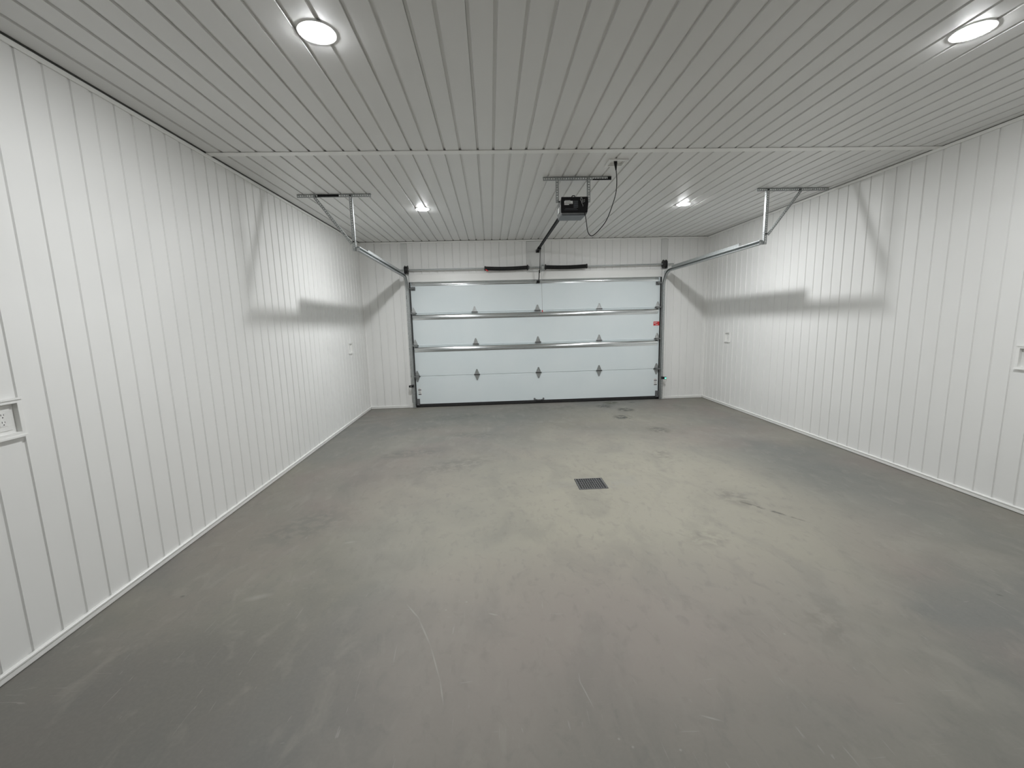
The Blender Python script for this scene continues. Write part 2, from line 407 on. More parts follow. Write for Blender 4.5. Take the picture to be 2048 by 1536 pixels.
def panel_row(parent, name, u_first, pitch, u_min, u_max, fn, a, b, m, style='wall', holes=()):
    """panels side by side along u; whole ones share one mesh"""
    pr = panel_profile(pitch, style); src = None
    k = math.floor((u_min - u_first) / pitch)
    while u_first + k * pitch < u_max - 0.004:
        u0 = u_first + k * pitch; k += 1
        lo, hi = max(u_min, u0) - u0, min(u_max, u0 + pitch) - u0
        if hi - lo < 0.006: continue
        cut = [q for q in holes if q[0] < u0 + hi and q[1] > u0 + lo and q[2] >= a and q[3] <= b]
        if cut:                                  # a panel with an outlet box let into it
            q = cut[0]; L0, L1 = max(lo, 0.0007), min(hi, pitch - 0.0007)
            h0, h1 = max(L0, q[0] - u0), min(L1, q[1] - u0)
            mb = MB(); f = lambda u, d, t: fn(u0 + u, d, t)
            for (c0, c1, t0, t1) in ((L0, L1, a, q[2]), (L0, L1, q[3], b), (L0, h0, q[2], q[3]), (h1, L1, q[2], q[3])):
                if c1 - c0 > 0.002: mb.prism(clip_profile(pr, c0, c1), f, t0, t1)
            mb.build(name, m, parent, origin=fn(u0, 0, a))
        elif lo < 1e-6 and hi > pitch - 1e-6:
            if src is None:
                src = MB().prism(pr, lambda u, d, t: fn(u0 + u, d, t), a, b).build(name, m, parent, origin=fn(u0, 0, a))
            else:
                inst(src, parent, fn(u0, 0, a))
        else:
            MB().prism(clip_profile(pr, max(lo, 0.0007), min(hi, pitch - 0.0007)), lambda u, d, t: fn(u0 + u, d, t), a, b).build(name, m, parent, origin=fn(u0, 0, a))

TOPZ = H - 0.011
PW = 0.298
panel_row(wl, 'wall_panel', -5.828, PW, YF, -0.002, lambda u, d, t: Vector((-WL + d, u, t)), 0.012, TOPZ, 'panel', holes=[(-6.280, -6.130, 1.164, 1.312), (-1.019, -0.871, 1.181, 1.319)])
panel_row(wr, 'wall_panel', -3.878, 0.302, YF, -0.002, lambda u, d, t: Vector((WR - d, u, t)), 0.012, TOPZ, 'panel', holes=[(-0.899, -0.771, 1.178, 1.314), (-5.276, -5.128, 1.178, 1.322)])
BP = 0.291
backfn = lambda u, d, t: Vector((u, -d, t))
panel_row(wb, 'wall_panel', -3.014, BP, -WL + 0.002, -2.53, backfn, 0.012, TOPZ, 'panel', 'back')
panel_row(wb, 'wall_panel', 2.507, BP, 2.507, WR - 0.002, backfn, 0.012, TOPZ, 'panel', 'back')
panel_row(wb, 'wall_panel', -2.454, BP, -2.41, -0.19, backfn, 2.535, TOPZ, 'panel', 'back')
panel_row(wb, 'wall_panel', 0.134, BP, 0.146, 2.39, backfn, 2.535, TOPZ, 'panel', 'back')
CP = 0.2895
ceilfn = lambda u, d, t: Vector((u, t, H - d))
SEAM = -4.272
panel_row(ce, 'ceiling_panel', -3.005 - CP, CP, -WL + 0.008, WR - 0.003, ceilfn, SEAM + 0.006, -0.004, 'ceil', 'ceil', holes=[(0.287, 0.425, -4.054, -3.916)])
panel_row(ce, 'ceiling_panel', -3.005 - CP, CP, -WL + 0.008, WR - 0.003, ceilfn, YF, SEAM - 0.006, 'ceil', 'ceil')

# trims of the room
def trim(i, label, mb, m='trim'):
    return structure('trim_%d' % i, label, mb, m)
trim(1, 'flat white strip across the ceiling where two runs of panels meet', MB().prism([(-0.040, 0.0025), (-0.040, 0.006), (-0.032, 0.0085), (0.032, 0.0085), (0.040, 0.0055), (0.040, 0.0005)],
     lambda p, q, t: (t, SEAM + p, H - q), -WL + 0.006, WR - 0.004))
def edge_trim(fn, a, b):
    """small J-trim: an up-turned leg and a rounded lip; (out, z)"""
    return MB().prism([(0.0015, 0), (0.008, 0), (0.0105, 0.003), (0.0105, 0.026), (0.008, 0.029), (0.0015, 0.029)], fn, a, b)
ZT = H - 0.040
trim(2, 'white edge trim along the top of the left wall', edge_trim(lambda p, q, t: (-WL + p, t, ZT + q), YF, -0.005))
trim(3, 'white edge trim along the top of the right wall', edge_trim(lambda p, q, t: (WR - p, t, ZT + q + 0.005), YF, -0.005))
trim(4, 'white edge trim along the top of the far wall', edge_trim(lambda p, q, t: (t, -p, ZT + q + 0.005), -WL + 0.015, WR - 0.015))
def base(fn, a, b):
    return MB().prism([(0, 0.004), (0.011, 0.004), (0.013, 0.008), (0.013, 0.034), (0.0175, 0.039), (0.0175, 0.046), (0.013, 0.050), (0, 0.050)], fn, a, b)
structure('baseboard_left', 'low white base trim along the left wall', base(lambda p, q, t: (-WL + p, t, q), YF, -0.005), 'trim')
structure('baseboard_right', 'low white base trim along the right wall', base(lambda p, q, t: (WR - p, t, q), YF, -0.005), 'trim')
bb = base(lambda p, q, t: (t, -p, q), -WL + 0.019, -2.532)
structure('baseboard_back', 'low white base trim left of the overhead door', bb, 'trim')
structure('baseboard_back_right', 'low white base trim right of the overhead door', base(lambda p, q, t: (t, -p, q), 2.508, WR - 0.019), 'trim').name = 'baseboard_back.001'
for i, x, s in ((5, -WL, 1), (6, WR, -1)):
    trim(i, 'thin white corner trim where the far wall meets the %s wall' % ('left' if s > 0 else 'right'),
         MB().prism([(0, 0), (0.024, 0), (0.024, 0.004), (0.006, 0.006), (0.004, 0.024), (0, 0.024)], lambda p, q, t: (x + s * p, -q, t), 0.05, ZT))
# flat boards and jamb covers round the door
trim(7, 'white jamb cover beside the left edge of the overhead door', MB().box(-2.532, -2.402, -0.009, 0.011, 0.002, 2.535), 'trim')
trim(8, 'white jamb cover beside the right edge of the overhead door', MB().box(2.402, 2.506, -0.009, 0.011, 0.002, 2.535), 'trim')
trim(9, 'flat white head cover above the overhead door', MB().box(-2.400, 2.400, -0.009, 0.011, 2.392, 2.531), 'trim')
trim(10, 'narrow flat white board above the left end of the spring shaft', MB().box(-2.529, -2.412, -0.010, 0.011, 2.537, ZT - 0.001), 'trim_grey')
trim(11, 'flat white mounting board above the middle of the spring shaft', MB().box(-0.188, 0.144, -0.012, 0.011, 2.537, ZT - 0.001), 'trim_grey')
trim(12, 'narrow flat white board above the right end of the spring shaft', MB().box(2.392, 2.505, -0.010, 0.011, 2.537, ZT - 0.001), 'trim_grey')
trim(13, 'thin white bead under the panels above the door', MB().box(-2.40, -0.19, -0.005, -0.0005, 2.533, 2.543).box(0.146, 2.39, -0.005, -0.0005, 2.533, 2.543), 'trim')

# ------------------------------------------------------------------ overhead door
DX = 2.396
door = root('door_1', (0, 0, 0), label='closed white sectional overhead garage door with steel struts and hinges', kind='structure')
ZJ = [0.045, 0.612, 1.195, 1.810, 2.388]
for i in range(4):
    z0, z1 = ZJ[i], ZJ[i + 1]
    a, b = z0 + 0.002, z1 - 0.002
    pr = [(0.045, a), (0.005, a), (0.001, a + 0.004), (0.001, a + 0.030), (0.003, a + 0.033), (0.001, a + 0.036), (0.001, b - 0.036), (0.003, b - 0.033), (0.001, b - 0.030), (0.001, b - 0.004), (0.005, b), (0.045, b)]
    MB().prism(pr, lambda p, q, t: (t, p, q), -DX, DX).build('door_section', 'door', door)
MB().prism([(0.045, 0.047), (-0.006, 0.047), (-0.010, 0.040), (-0.012, 0.020), (-0.006, 0.001), (0.045, 0.001)], lambda p, q, t: (t, p, q), -DX, DX).build('bottom_seal', 'rubber', door)
MB().box(-DX + 0.03, DX - 0.03, -0.008, 0.0005, 0.0475, 0.066).build('bottom_retainer', 'rubber', door)
def strut(z0, h, d, x0, x1):
    """bright sloped top web, a lip underneath it, a flat lower flange on the door"""
    pr = [(0, 0), (-0.004, 0), (-0.004, 0.30 * h), (-d * 0.90, 0.35 * h), (-d, 0.40 * h), (-d * 0.97, 0.55 * h), (-d * 0.88, 0.72 * h), (-d * 0.70, 0.88 * h), (-d * 0.40, 0.96 * h), (-0.004, h), (0, h)]
    return MB().prism(pr, lambda p, q, t: (t, p, z0 + q), x0, x1).build('strut', 'strut', door, smooth=True)
strut(2.318, 0.066, 0.045, -2.365, 2.340)
strut(1.690, 0.105, 0.052, -2.370, 2.345)
strut(1.080, 0.105, 0.052, -2.370, 2.345)

for s in (-1, 1):
    MB().prism([(2.386, 0.0), (2.386, -0.004), (2.392, -0.010), (2.404, -0.0125), (2.412, -0.0125), (2.412, -0.0095), (2.400, -0.006), (2.398, 0.0)], lambda p, q, t: (s * p, q, t), 0.004, 2.388).build('gap_shade_strip', 'rubber', door)  # added dark strip, stands in for the shade between track and door

def hinge_leaf(sgn, hgt, wd):
    mb = MB()
    out = [(-wd / 2, 0), (wd / 2, 0), (wd * 0.40, 0.26 * hgt), (0.006, hgt), (-0.006, hgt), (-wd * 0.40, 0.26 * hgt)]
    mb.prism(out, lambda p, q, t: (p, -t, sgn * (q + 0.004)), 0.0005, 0.003)
    for s in (-1, 1):       # folded edges
        for (p0, p1) in (((wd / 2, 0), (wd * 0.40, 0.26 * hgt)), ((wd * 0.40, 0.26 * hgt), (0.006, hgt))):
            a = Vector((s * p0[0], -0.006, sgn * (p0[1] + 0.004))); b = Vector((s * p1[0], -0.006, sgn * (p1[1] + 0.004)))
            d = (b - a); L_ = d.length; d.normalize()
            mb.obox((a + b) / 2, d, (0, 1, 0), d.cross(Vector((0, 1, 0))), L_ / 2, 0.006, 0.0025)
    return mb
def bolt(mb, x, y, z, r=0.006, d=0.008):
    mb.cyl((x, y, z), (x, y - d, z), r, r * 0.9, 6)
hx = (-2.355, -1.203, 0.000, 1.197, 2.345)
rows = ((0.612, 0.105, 0.105), (1.205, 0.110, 0.030), (1.813, 0.105, 0.028))
for (zh, up, dn) in rows:
    src = None
    for j, x in enumerate(hx):
        if src is None:
            o = (x, 0, zh)
            sh = lambda mb: MB().add([(v[0] + x, v[1], v[2] + zh) for v in mb.v], mb.f)
            g = hinge_leaf(1, up, 0.092)
            bolt(g, 0, -0.003, 0.75 * up); bolt(g, 0, -0.003, 0.35 * up)
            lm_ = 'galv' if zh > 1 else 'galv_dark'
            src = sh(g).build('hinge', lm_, door, origin=o)
            g2 = hinge_leaf(-1, dn, 0.092)
            if dn > 0.05: bolt(g2, 0, -0.003, -0.7 * dn); bolt(g2, 0, -0.003, -0.3 * dn)
            lo = sh(g2).build('lower_leaf', lm_, src, origin=o)
            pin = sh(MB().cyl((-0.052, -0.012, 0), (0.052, -0.012, 0), 0.0075, n=10).cyl((-0.058, -0.012, 0), (-0.050, -0.012, 0), 0.010, n=8).cyl((0.050, -0.012, 0), (0.058, -0.012, 0), 0.010, n=8)).build('hinge_pin', 'black_steel', src, origin=o, smooth=True)
            hs = (src, lo, pin)
        else:
            h = inst(hs[0], door, (x, 0, zh))
            inst(hs[1], h, (x, 0, zh)); inst(hs[2], h, (x, 0, zh))

# rollers of the end hinges, and the top roller brackets
for s in (-1, 1):
    for z in (0.612, 1.205, 1.813, 2.270):
        y = -0.058
        r = MB().cyl((s * 2.310, y, z), (s * 2.422, y, z), 0.0055, n=8).cyl((s * 2.424, y, z), (s * 2.442, y, z), 0.021, n=14).build('roller', 'galv_dark', door, smooth=True)
        MB().box(s * 2.315, s * 2.375, -0.062, 0.0005, z + 0.011, z + 0.014).box(s * 2.315, s * 2.318, -0.066, 0.0005, z - 0.012, z + 0.014).build('roller_carrier', 'dark_steel', r)
    tb = MB().box(s * 2.300, s * 2.378, -0.004, 0.0005, 2.235, 2.305).box(s * 2.300, s * 2.378, -0.050, -0.004, 2.286, 2.291).box(s * 2.300, s * 2.304, -0.050, -0.004, 2.245, 2.291)
    bolt(tb, s * 2.35, -0.004, 2.25); bolt(tb, s * 2.32, -0.004, 2.25)
    tb.build('top_bracket', 'dark_steel', door)
    bt = MB().box(s * 2.332, s * 2.392, -0.005, 0.0005, 0.068, 0.172).box(s * 2.332, s * 2.392, -0.045, -0.008, 0.052, 0.058).box(s * 2.386, s * 2.390, -0.045, 0.0, 0.052, 0.172)
    bolt(bt, s * 2.35, -0.005, 0.15); bolt(bt, s * 2.35, -0.005, 0.09)
    bt.build('bottom_bracket', 'dark_steel', door)
# lift handle
hp = [(-0.085, -0.010, 0.090), (-0.080, -0.018, 0.090), (-0.062, -0.034, 0.082), (-0.03, -0.042, 0.077), (0.03, -0.042, 0.077), (0.062, -0.034, 0.082), (0.080, -0.018, 0.090), (0.085, -0.010, 0.090)]
hd = MB().tube(hp, 0.0085, 8)
for s in (-1, 1): hd.cyl((s * 0.088, 0.0005, 0.090), (s * 0.088, -0.012, 0.090), 0.020, 0.016, 14)
hd.build('lift_handle', 'dark_steel', door, smooth=True)
# drawbar bracket of the opener on the top strut
MB().box(-0.012, 0.046, -0.060, -0.046, 2.318, 2.372).box(-0.012, -0.004, -0.075, -0.046, 2.318, 2.372).build('opener_bracket', 'black_steel', door)
# printed labels
rs = MB().box(2.270, 2.388, -0.0012, 0.0008, 1.462, 1.540).build('warning_sticker', 'red', door, label='small red warning sticker')
MB().box(2.279, 2.345, -0.0018, -0.001, 1.514, 1.522).box(2.279, 2.315, -0.0018, -0.001, 1.500, 1.505).box(2.312, 2.330, -0.0018, -0.001, 1.474, 1.485).box(2.336, 2.356, -0.0018, -0.001, 1.476, 1.487).build('sticker_print', 'paper', rs)
for (xa, xb, za, zb) in ((-2.358, -2.294, 0.246, 0.382), (2.302, 2.368, 0.284, 0.418)):
    lb = MB().box(xa, xb, -0.0012, 0.0008, za, zb).build('data_label', 'paper', door, label='small white printed data label')
    pb = MB()
    for (q0, q1, wgt) in ((0.66, 0.78, 1.0), (0.02, 0.14, 1.0)):
        pb.box(xa + 0.004, xb - 0.004, -0.0018, -0.001, za + (zb - za) * q0, za + (zb - za) * q1)
    pb.build('label_print', 'ink', lb)
    gp = MB()
    for k in range(6): gp.box(xa + 0.008, xb - 0.010 - 0.006 * (k % 3), -0.0018, -0.001, za + (zb - za) * (0.22 + 0.065 * k), za + (zb - za) * (0.25 + 0.065 * k))
    gp.box(xa + 0.012, xb - 0.02, -0.0018, -0.001, za + (zb - za) * 0.86, za + (zb - za) * 0.93)
    gp.build('label_fine_print', 'greyink', lb)

# ------------------------------------------------------------------ door tracks with their hangers
def perforated_angle(p0, p1, n1, n2, w=0.034, t=0.0022, pitch=0.026):
    """slotted steel angle: two flanges from the corner line p0-p1 along n1 and n2, each a ladder with real slots"""
    p0, p1, n1, n2 = Vector(p0), Vector(p1), Vector(n1).normalized(), Vector(n2).normalized()
    d = p1 - p0; L_ = d.length; d.normalize(); mb = MB()
    for a, b in ((n1, n2), (n2, n1)):
        b = d.cross(a).normalized() * (1 if d.cross(a).dot(b) > 0 else -1)
        for (q0, q1) in ((0, 0.34), (0.66, 1.0)):
            mb.obox(p0 + d * L_ / 2 + a * w * (q0 + q1) / 2 + b * t / 2, d, a, b, L_ / 2, w * (q1 - q0) / 2, t / 2)
        k = max(1, round(L_ / pitch)); st = L_ / k
        for i in range(k + 1):
            c = min(max(i * st, st * 0.25), L_ - st * 0.25)
            mb.obox(p0 + d * c + a * w * 0.5 + b * t / 2, d, a, b, st * 0.25, w * 0.165, t / 2)
    return mb

def track(s, label, ze, yend):
    xin, xout = s * 2.412, s * 2.448
    R, yv, zh = 0.30, -0.062, 2.485
    r = root('door_track', (s * 2.45, -0.06, 0.0), label=label, cat='track', group='steel door tracks')
    # outline (p across: 0 at the web, towards the door; q across the channel): C with curled lips
    C = []
    def cprof():
        t = 0.0022; d = 0.036; h = 0.026
        return [(0, -h), (d, -h), (d + 0.003, -h + 0.004), (d + 0.003, -h + 0.012), (d, -h + 0.012), (d, -h + t + 0.002), (t, -h + t), (t, h - t), (d, h - t - 0.002), (d, h - 0.012), (d + 0.003, h - 0.012), (d + 0.003, h - 0.004), (d, h), (0, h)]
    side = (-s, 0, 0)
    up_path = [(xout, yv, 0.012), (xout, yv, zh - R)]
    MB().sweep(up_path, [(0, -1, 0)] * 2, side, cprof()).build('vertical_track', 'galv_dark', r)
    path, nr = [], []
    for k in range(13):
        a = k / 12 * PI / 2
        path.append((xout, yv - R + R * math.cos(a), zh - R + R * math.sin(a) )); nr.append((0, -math.cos(a), -math.sin(a)))
    path.append((xout, yend, ze)); nr.append((0, 0, -1))
    path = [(xout, yv, zh - R + 0.001)] + path[1:]
    MB().sweep(path, nr, side, cprof()).build('horizontal_track', 'galv_dark', r)
    # stiffening angle on the horizontal run
    def zat(y): return zh + (ze - zh) * (y - (yv - R)) / (yend - (yv - R))
    ya, yb = -0.36, -2.53
    xa = xout + s * 0.0005
    MB().sweep([(xa, ya, zat(ya) + 0.015), (xa, yb, zat(yb) + 0.015)], [(0, 0, 1)] * 2, (s, 0, 0), [(0, 0), (0.003, 0), (0.003, 0.056), (0.030, 0.056), (0.030, 0.059), (0, 0.059)]).build('stiffening_angle', 'galv_dark', r)
    # jamb angle that carries the vertical run, and its slots
    ja = MB().box(xout + s * 0.001, xout + s * 0.003, -0.086, -0.0098, 0.10, 2.50).box(xout + s * 0.003, xout + s * 0.036, -0.0122, -0.0098, 0.10, 2.50)
    jo = ja.build('jamb_angle', 'galv', r)
    for z in (2.12, 1.15, 0.62):
        mb = MB().box(xout + s * 0.010, xout + s * 0.022, -0.0130, -0.0120, z - 0.038, z + 0.038) if z > 2 else MB().box(xout + s * 0.004, xout + s * 0.034, -0.016, -0.0120, z - 0.018, z + 0.018)
        mb.build('slot' if z > 2 else 'track_clip', 'black' if z > 2 else 'galv_dark', jo)
    # flag bracket at the bend
    MB().prism([(-0.0125, 2.28), (-0.075, 2.28), (-0.110, 2.40), (-0.17, 2.47), (-0.17, 2.50), (-0.0125, 2.50)], lambda p, q, t: (t, p, q), xout + s * 0.0035, xout + s * 0.0060).build('flag_bracket', 'galv', r)
    # hanger: slotted angles from the ceiling
    yh = yend + 0.035
    xh = xout + s * 0.004
    if s < 0: c0, c1 = (-3.070, -2.235)
    else: c0, c1 = (2.335, 3.225)
    yc = -3.052 if s < 0 else -3.06
    zc = H - 0.0005
    ca = perforated_angle((c0, yc, zc), (c1, yc, zc), (0, 0, -1), (0, 1, 0), 0.036).build('ceiling_angle', 'galv_dark', r)
    if s < 0: MB().box(-2.84, -2.60, yc - 0.0022, yc - 0.0002, zc - 0.029, zc - 0.006).build('black_smear', 'black', ca, label='black mark on the angle')
    perforated_angle((xh, yc - 0.004, H - 0.006), (xh, yc - 0.004, ze - 0.028), (s, 0, 0), (0, 1, 0), 0.034).build('hanging_angle', 'galv_dark', r)
    bx0 = Vector((s * 2.868, yc - 0.0065, H - 0.012)); bx1 = Vector((s * 2.478, yc - 0.0065, 2.585 if s < 0 else 2.60))
    d = (bx1 - bx0).normalized(); n = Vector((0, 1, 0)).cross(d); n = n if n.x * s > 0 else -n
    perforated_angle(bx0, bx1, n, (0, -1, 0), 0.032).build('diagonal_brace', 'galv_dark', r)
    for bx_, bz_ in ((2.470, H - 0.020), (2.470, 2.60), (2.857, H - 0.026)):
        bl = MB(); bolt(bl, s * bx_, yc - 0.007, bz_, 0.009); bl.build('bolt', 'black_steel', r)
    MB().box(xout + s * 0.0005, xout - s * 0.036, yend - 0.004, yend - 0.0005, ze - 0.026, ze + 0.010).build('end_stop', 'galv', r)
    # lift cable
track(-1, 'galvanized overhead door track and slotted hanger beside the left wall', 2.522, -3.040)
track(1, 'galvanized overhead door track and slotted hanger beside the right wall', 2.508, -3.040)

# ------------------------------------------------------------------ spring shaft
sh = root('spring_shaft', (0, -0.088, 2.62), label='long steel torsion shaft with two black coil springs above the door', cat='spring')
SY = -0.088
def sz(x): return 2.612 + 0.010 * (x + 2.5) / 5.1 - 0.004
MB().tube([(x, SY, sz(x) - 0.006 * math.sin((x + 2.56) / 5.16 * PI)) for x in [-2.56 + 5.16 * k / 24 for k in range(25)]], 0.0127, 12).build('shaft', 'galv_dark', sh, smooth=True)
def sag(x, xa, xb): return sz(x) - 0.006 - 0.012 * math.sin((x - xa) / (xb - xa) * PI)
for (xa, xb) in ((-0.955, -0.190), (0.165, 0.915)):
    turns = 104; seg = 12; pts = []
    rad, wr_ = 0.0335, 0.0037
    for k in range(turns * seg + 1):
        x = xa + (xb - xa) * k / (turns * seg); an = 2 * PI * k / seg
        pts.append((x, SY + rad * math.cos(an), sag(x, xa, xb) + rad * math.sin(an)))
    spg = MB().tube(pts, wr_, 5).build('coil_spring', 'black_steel', sh, smooth=True)
    e0, e1 = (xa, xb)
    outer, inner = (e0, e1) if xa < 0 else (e1, e0)
    dr = 1 if xa < 0 else -1
    zo, zi = sag(outer, xa, xb), sag(inner, xa, xb)
    MB().lathe((outer - dr * 0.035, SY, zo), (outer + dr * 0.02, SY, zo), [(0, 0.018), (0.1, 0.042), (0.45, 0.044), (0.5, 0.036), (1, 0.033)], 18).build('winding_cone', 'black_steel', spg, smooth=True)
    MB().lathe((inner - dr * 0.02, SY, zi), (inner + dr * 0.022, SY, zi), [(0, 0.033), (0.45, 0.036), (0.5, 0.052), (0.8, 0.053), (1, 0.034)], 18).build('stationary_cone', 'black_steel', spg, smooth=True)
MB().obox((-0.945, SY - 0.034, 2.568), (0.83, 0, -0.55), (0, 1, 0), (0.55, 0, 0.83), 0.030, 0.003, 0.009).build('red_winding_mark', 'red', sh, label='red paint mark on the left cone')
for s in (-1, 1):
    z = sz(s * 2.43)
    dm = MB().lathe((s * 2.392, SY, z), (s * 2.456, SY, z), [(0, 0.055), (0.05, 0.078), (0.14, 0.080), (0.2, 0.066), (0.8, 0.066), (0.86, 0.080), (0.95, 0.078), (1, 0.050)], 22)
    dm.build('cable_drum', 'black_steel', sh, smooth=True)
    MB().tube([(s * 2.402, -0.030, 0.075), (s * 2.402, -0.032, 1.4), (s * 2.404, -0.040, 2.558)], 0.0022, 6).build('lift_cable', 'galv_dark', sh)
    ep = MB().box(s * 2.462, s * 2.465, -0.150, -0.012, z - 0.085, z + 0.050).box(s * 2.462, s * 2.502, -0.0145, -0.0120, z - 0.085, z + 0.050).cyl((s * 2.460, SY, z), (s * 2.474, SY, z), 0.030, n=16)
    ep.build('end_bearing_plate', 'galv', sh)
zc_ = sz(0.0)
cb = MB().box(0.100, 0.103, -0.135, -0.014, zc_ - 0.050, zc_ + 0.045).box(0.075, 0.140, -0.0165, -0.0125, zc_ - 0.085, zc_ + 0.080).cyl((0.080, SY, zc_ - 0.006), (0.128, SY, zc_ - 0.006), 0.040, 0.046, 18)
cb.build('centre_bracket', 'galv', sh)
MB().cyl((-0.168, SY, zc_ - 0.006), (-0.145, SY, zc_ - 0.006), 0.036, 0.024, 18).build('bearing_collar', 'silver', sh, smooth=True)

# ------------------------------------------------------------------ opener
op = root('garage_door_opener', (0.014, -3.51, H), label='grey and black ceiling mounted door opener with rail and black power cord', cat='door opener')
X0, X1, Y0, Y1, Z0, Z1 = -0.128, 0.156, -3.640, -3.370, 2.738, 2.903
# housing: side walls flare a little at mid height
hs_ = [(X0 + 0.006, Z0 + 0.0), (X1 - 0.006, Z0 + 0.0), (X1 + 0.004, Z0 + 0.10), (X1 - 0.010, Z1), (X0 + 0.010, Z1), (X0 - 0.004, Z0 + 0.10)]
MB().prism(hs_, lambda p, q, t: (p, t, q), Y0 + 0.016, Y1).build('housing', 'silver', op, bevel=0.006)
fp = [(X0 + 0.000, Z0 + 0.014), (X1 - 0.004, Z0 + 0.014), (X1 + 0.006, Z0 + 0.11), (X1 + 0.002, Z1 + 0.006), (X0 + 0.004, Z1 + 0.006), (X0 - 0.002, Z0 + 0.10)]
face = MB().prism(fp, lambda p, q, t: (p, t, q), Y0, Y0 + 0.018).build('end_panel', 'black', op, bevel=0.004)
yl = Y0
rl = MB().box(-0.094, -0.004, yl - 0.0014, yl + 0.0006, 2.838, 2.868).build('rating_label', 'paper', face, label='white printed rating label')
lp = MB()
for k in range(3): lp.box(-0.090 + 0.004 * k, -0.012 - 0.010 * k, yl - 0.0020, yl - 0.0012, 2.842 + 0.008 * k, 2.8445 + 0.008 * k)
lp.build('label_print', 'ink', rl)
MB().box(-0.094, -0.044, yl - 0.0014, yl + 0.0006, 2.828, 2.835).build('small_print', 'paper', face)
MB().box(-0.086, -0.030, yl - 0.0014, yl + 0.0006, 2.870, 2.875).build('small_print', 'greyink', face)
g2 = MB()
for k in range(7): g2.box(0.004, 0.052, yl - 0.0014, yl + 0.0006, 2.800 + 0.0105 * k, 2.805 + 0.0105 * k)
for k in range(3): g2.box(-0.094 + 0.01 * k, 0.050 - 0.012 * k, yl - 0.0014, yl + 0.0006, 2.778 + 0.011 * k, 2.781 + 0.011 * k) if k < 2 else None
g2.build('grey_print', 'greyplastic', face)
# bottom light cover
MB().prism([(X0 + 0.008, 0), (X1 - 0.010, 0), (X1 - 0.022, -0.012), (X0 + 0.018, -0.012)], lambda p, q, t: (p, t, Z0 + q + 0.0005), Y0 + 0.020, Y1 - 0.004).build('light_cover', 'greyplastic', op, bevel=0.003)
MB().box(X0 - 0.0055, X0 - 0.001, -3.55, -3.44, 2.775, 2.830).build('side_window', 'paper', op)
# wires on the end panel
MB().tube([(0.082, Y0 + 0.012, Z1 + 0.010), (0.080, Y0 - 0.014, Z1 + 0.004), (0.076, Y0 - 0.016, 2.870), (0.092, Y0 - 0.014, 2.850), (0.118, Y0 - 0.012, 2.856), (0.120, Y0 - 0.012, 2.876), (0.098, Y0 - 0.010, 2.868)], 0.0028, 6).tube([(0.088, Y0 - 0.010, 2.900), (0.094, Y0 - 0.016, 2.872), (0.086, Y0 - 0.014, 2.846), (0.100, Y0 - 0.008, 2.826), (0.104, Y0 + 0.001, 2.812)], 0.0024, 6).build('bell_wire', 'greyink', op, smooth=True)
MB().tube([(-0.015, Y0 + 0.03, Z1 + 0.002), (-0.005, Y0 + 0.02, Z1 + 0.020), (0.018, Y0 + 0.02, Z1 + 0.022), (0.026, Y0 + 0.03, Z1 + 0.002)], 0.005, 6).build('antenna_wire', 'black', op, smooth=True)
# ceiling angle and straps
yo = -3.565
ang = perforated_angle((-0.305, yo, H - 0.0005), (0.425, yo, H - 0.0005), (0, 0, -1), (0, 1, 0), 0.038).build('ceiling_angle', 'galv_dark', op)
MB().box(0.225, 0.424, yo - 0.0020, yo - 0.0002, H - 0.037, H - 0.024).box(0.385, 0.424, yo - 0.0020, yo - 0.0002, H - 0.026, H - 0.004).build('black_smear', 'black', ang, label='black mark on the angle end')
for s, xs in ((-1, X0 - 0.012), (1, X1 + 0.010)):
    st = perforated_angle((xs + s * 0.0, yo - 0.004, H - 0.006), (xs, yo - 0.004, 2.868), (s, 0, 0), (0, 1, 0), 0.032)
    st.build('hanging_strap', 'galv_dark', op)
    b = MB().cyl((xs - s * 0.012, -3.548, 2.884), (xs + s * 0.012, -3.548, 2.884), 0.009, n=8)
    b.build('bolt', 'black_steel', op)
# rail, header bracket, trolley
RX, RZ = 0.020, 2.926
MB().prism([(-0.017, 0), (0.017, 0), (0.017, 0.004), (0.004, 0.006), (0.004, 0.028), (0.015, 0.030), (0.015, 0.034), (-0.015, 0.034), (-0.015, 0.030), (-0.004, 0.028), (-0.004, 0.006), (-0.017, 0.004)],
           lambda p, q, t: (RX + p, t, RZ - 0.016 + q), -3.46, -0.20).build('rail', 'black', op)
MB().cyl((RX, -3.42, 2.904), (RX, -3.42, 2.950), 0.034, n=18).build('sprocket_cover', 'black', op, smooth=True)
hb = MB().prism([(-0.21, RZ - 0.014), (-0.060, RZ - 0.034), (-0.013, RZ - 0.040), (-0.013, RZ + 0.006), (-0.21, RZ + 0.014)], lambda p, q, t: (t, p, q), RX - 0.026, RX - 0.021)
hb.prism([(-0.21, RZ - 0.014), (-0.060, RZ - 0.034), (-0.013, RZ - 0.040), (-0.013, RZ + 0.006), (-0.21, RZ + 0.014)], lambda p, q, t: (t, p, q), RX + 0.021, RX + 0.026)
hb.box(RX - 0.034, RX + 0.034, -0.0155, -0.0125, RZ - 0.045, RZ + 0.012).cyl((RX - 0.03, -0.185, RZ), (RX + 0.03, -0.185, RZ), 0.006, n=8)
hb.build('header_bracket', 'black_steel', op)
MB().box(RX - 0.026, RX + 0.026, -0.36, -0.235, RZ - 0.034, RZ - 0.017).box(RX - 0.028, RX - 0.019, -0.36, -0.235, RZ - 0.034, RZ + 0.010).box(RX + 0.019, RX + 0.028, -0.36, -0.235, RZ - 0.034, RZ + 0.010).build('trolley', 'black', op)
arm = MB().obox((0.0335, -0.165, 2.690), (0, -0.130, 0.43), (0, 0.43, 0.130), (1, 0, 0), 0.5, 0.035, 0.0022)
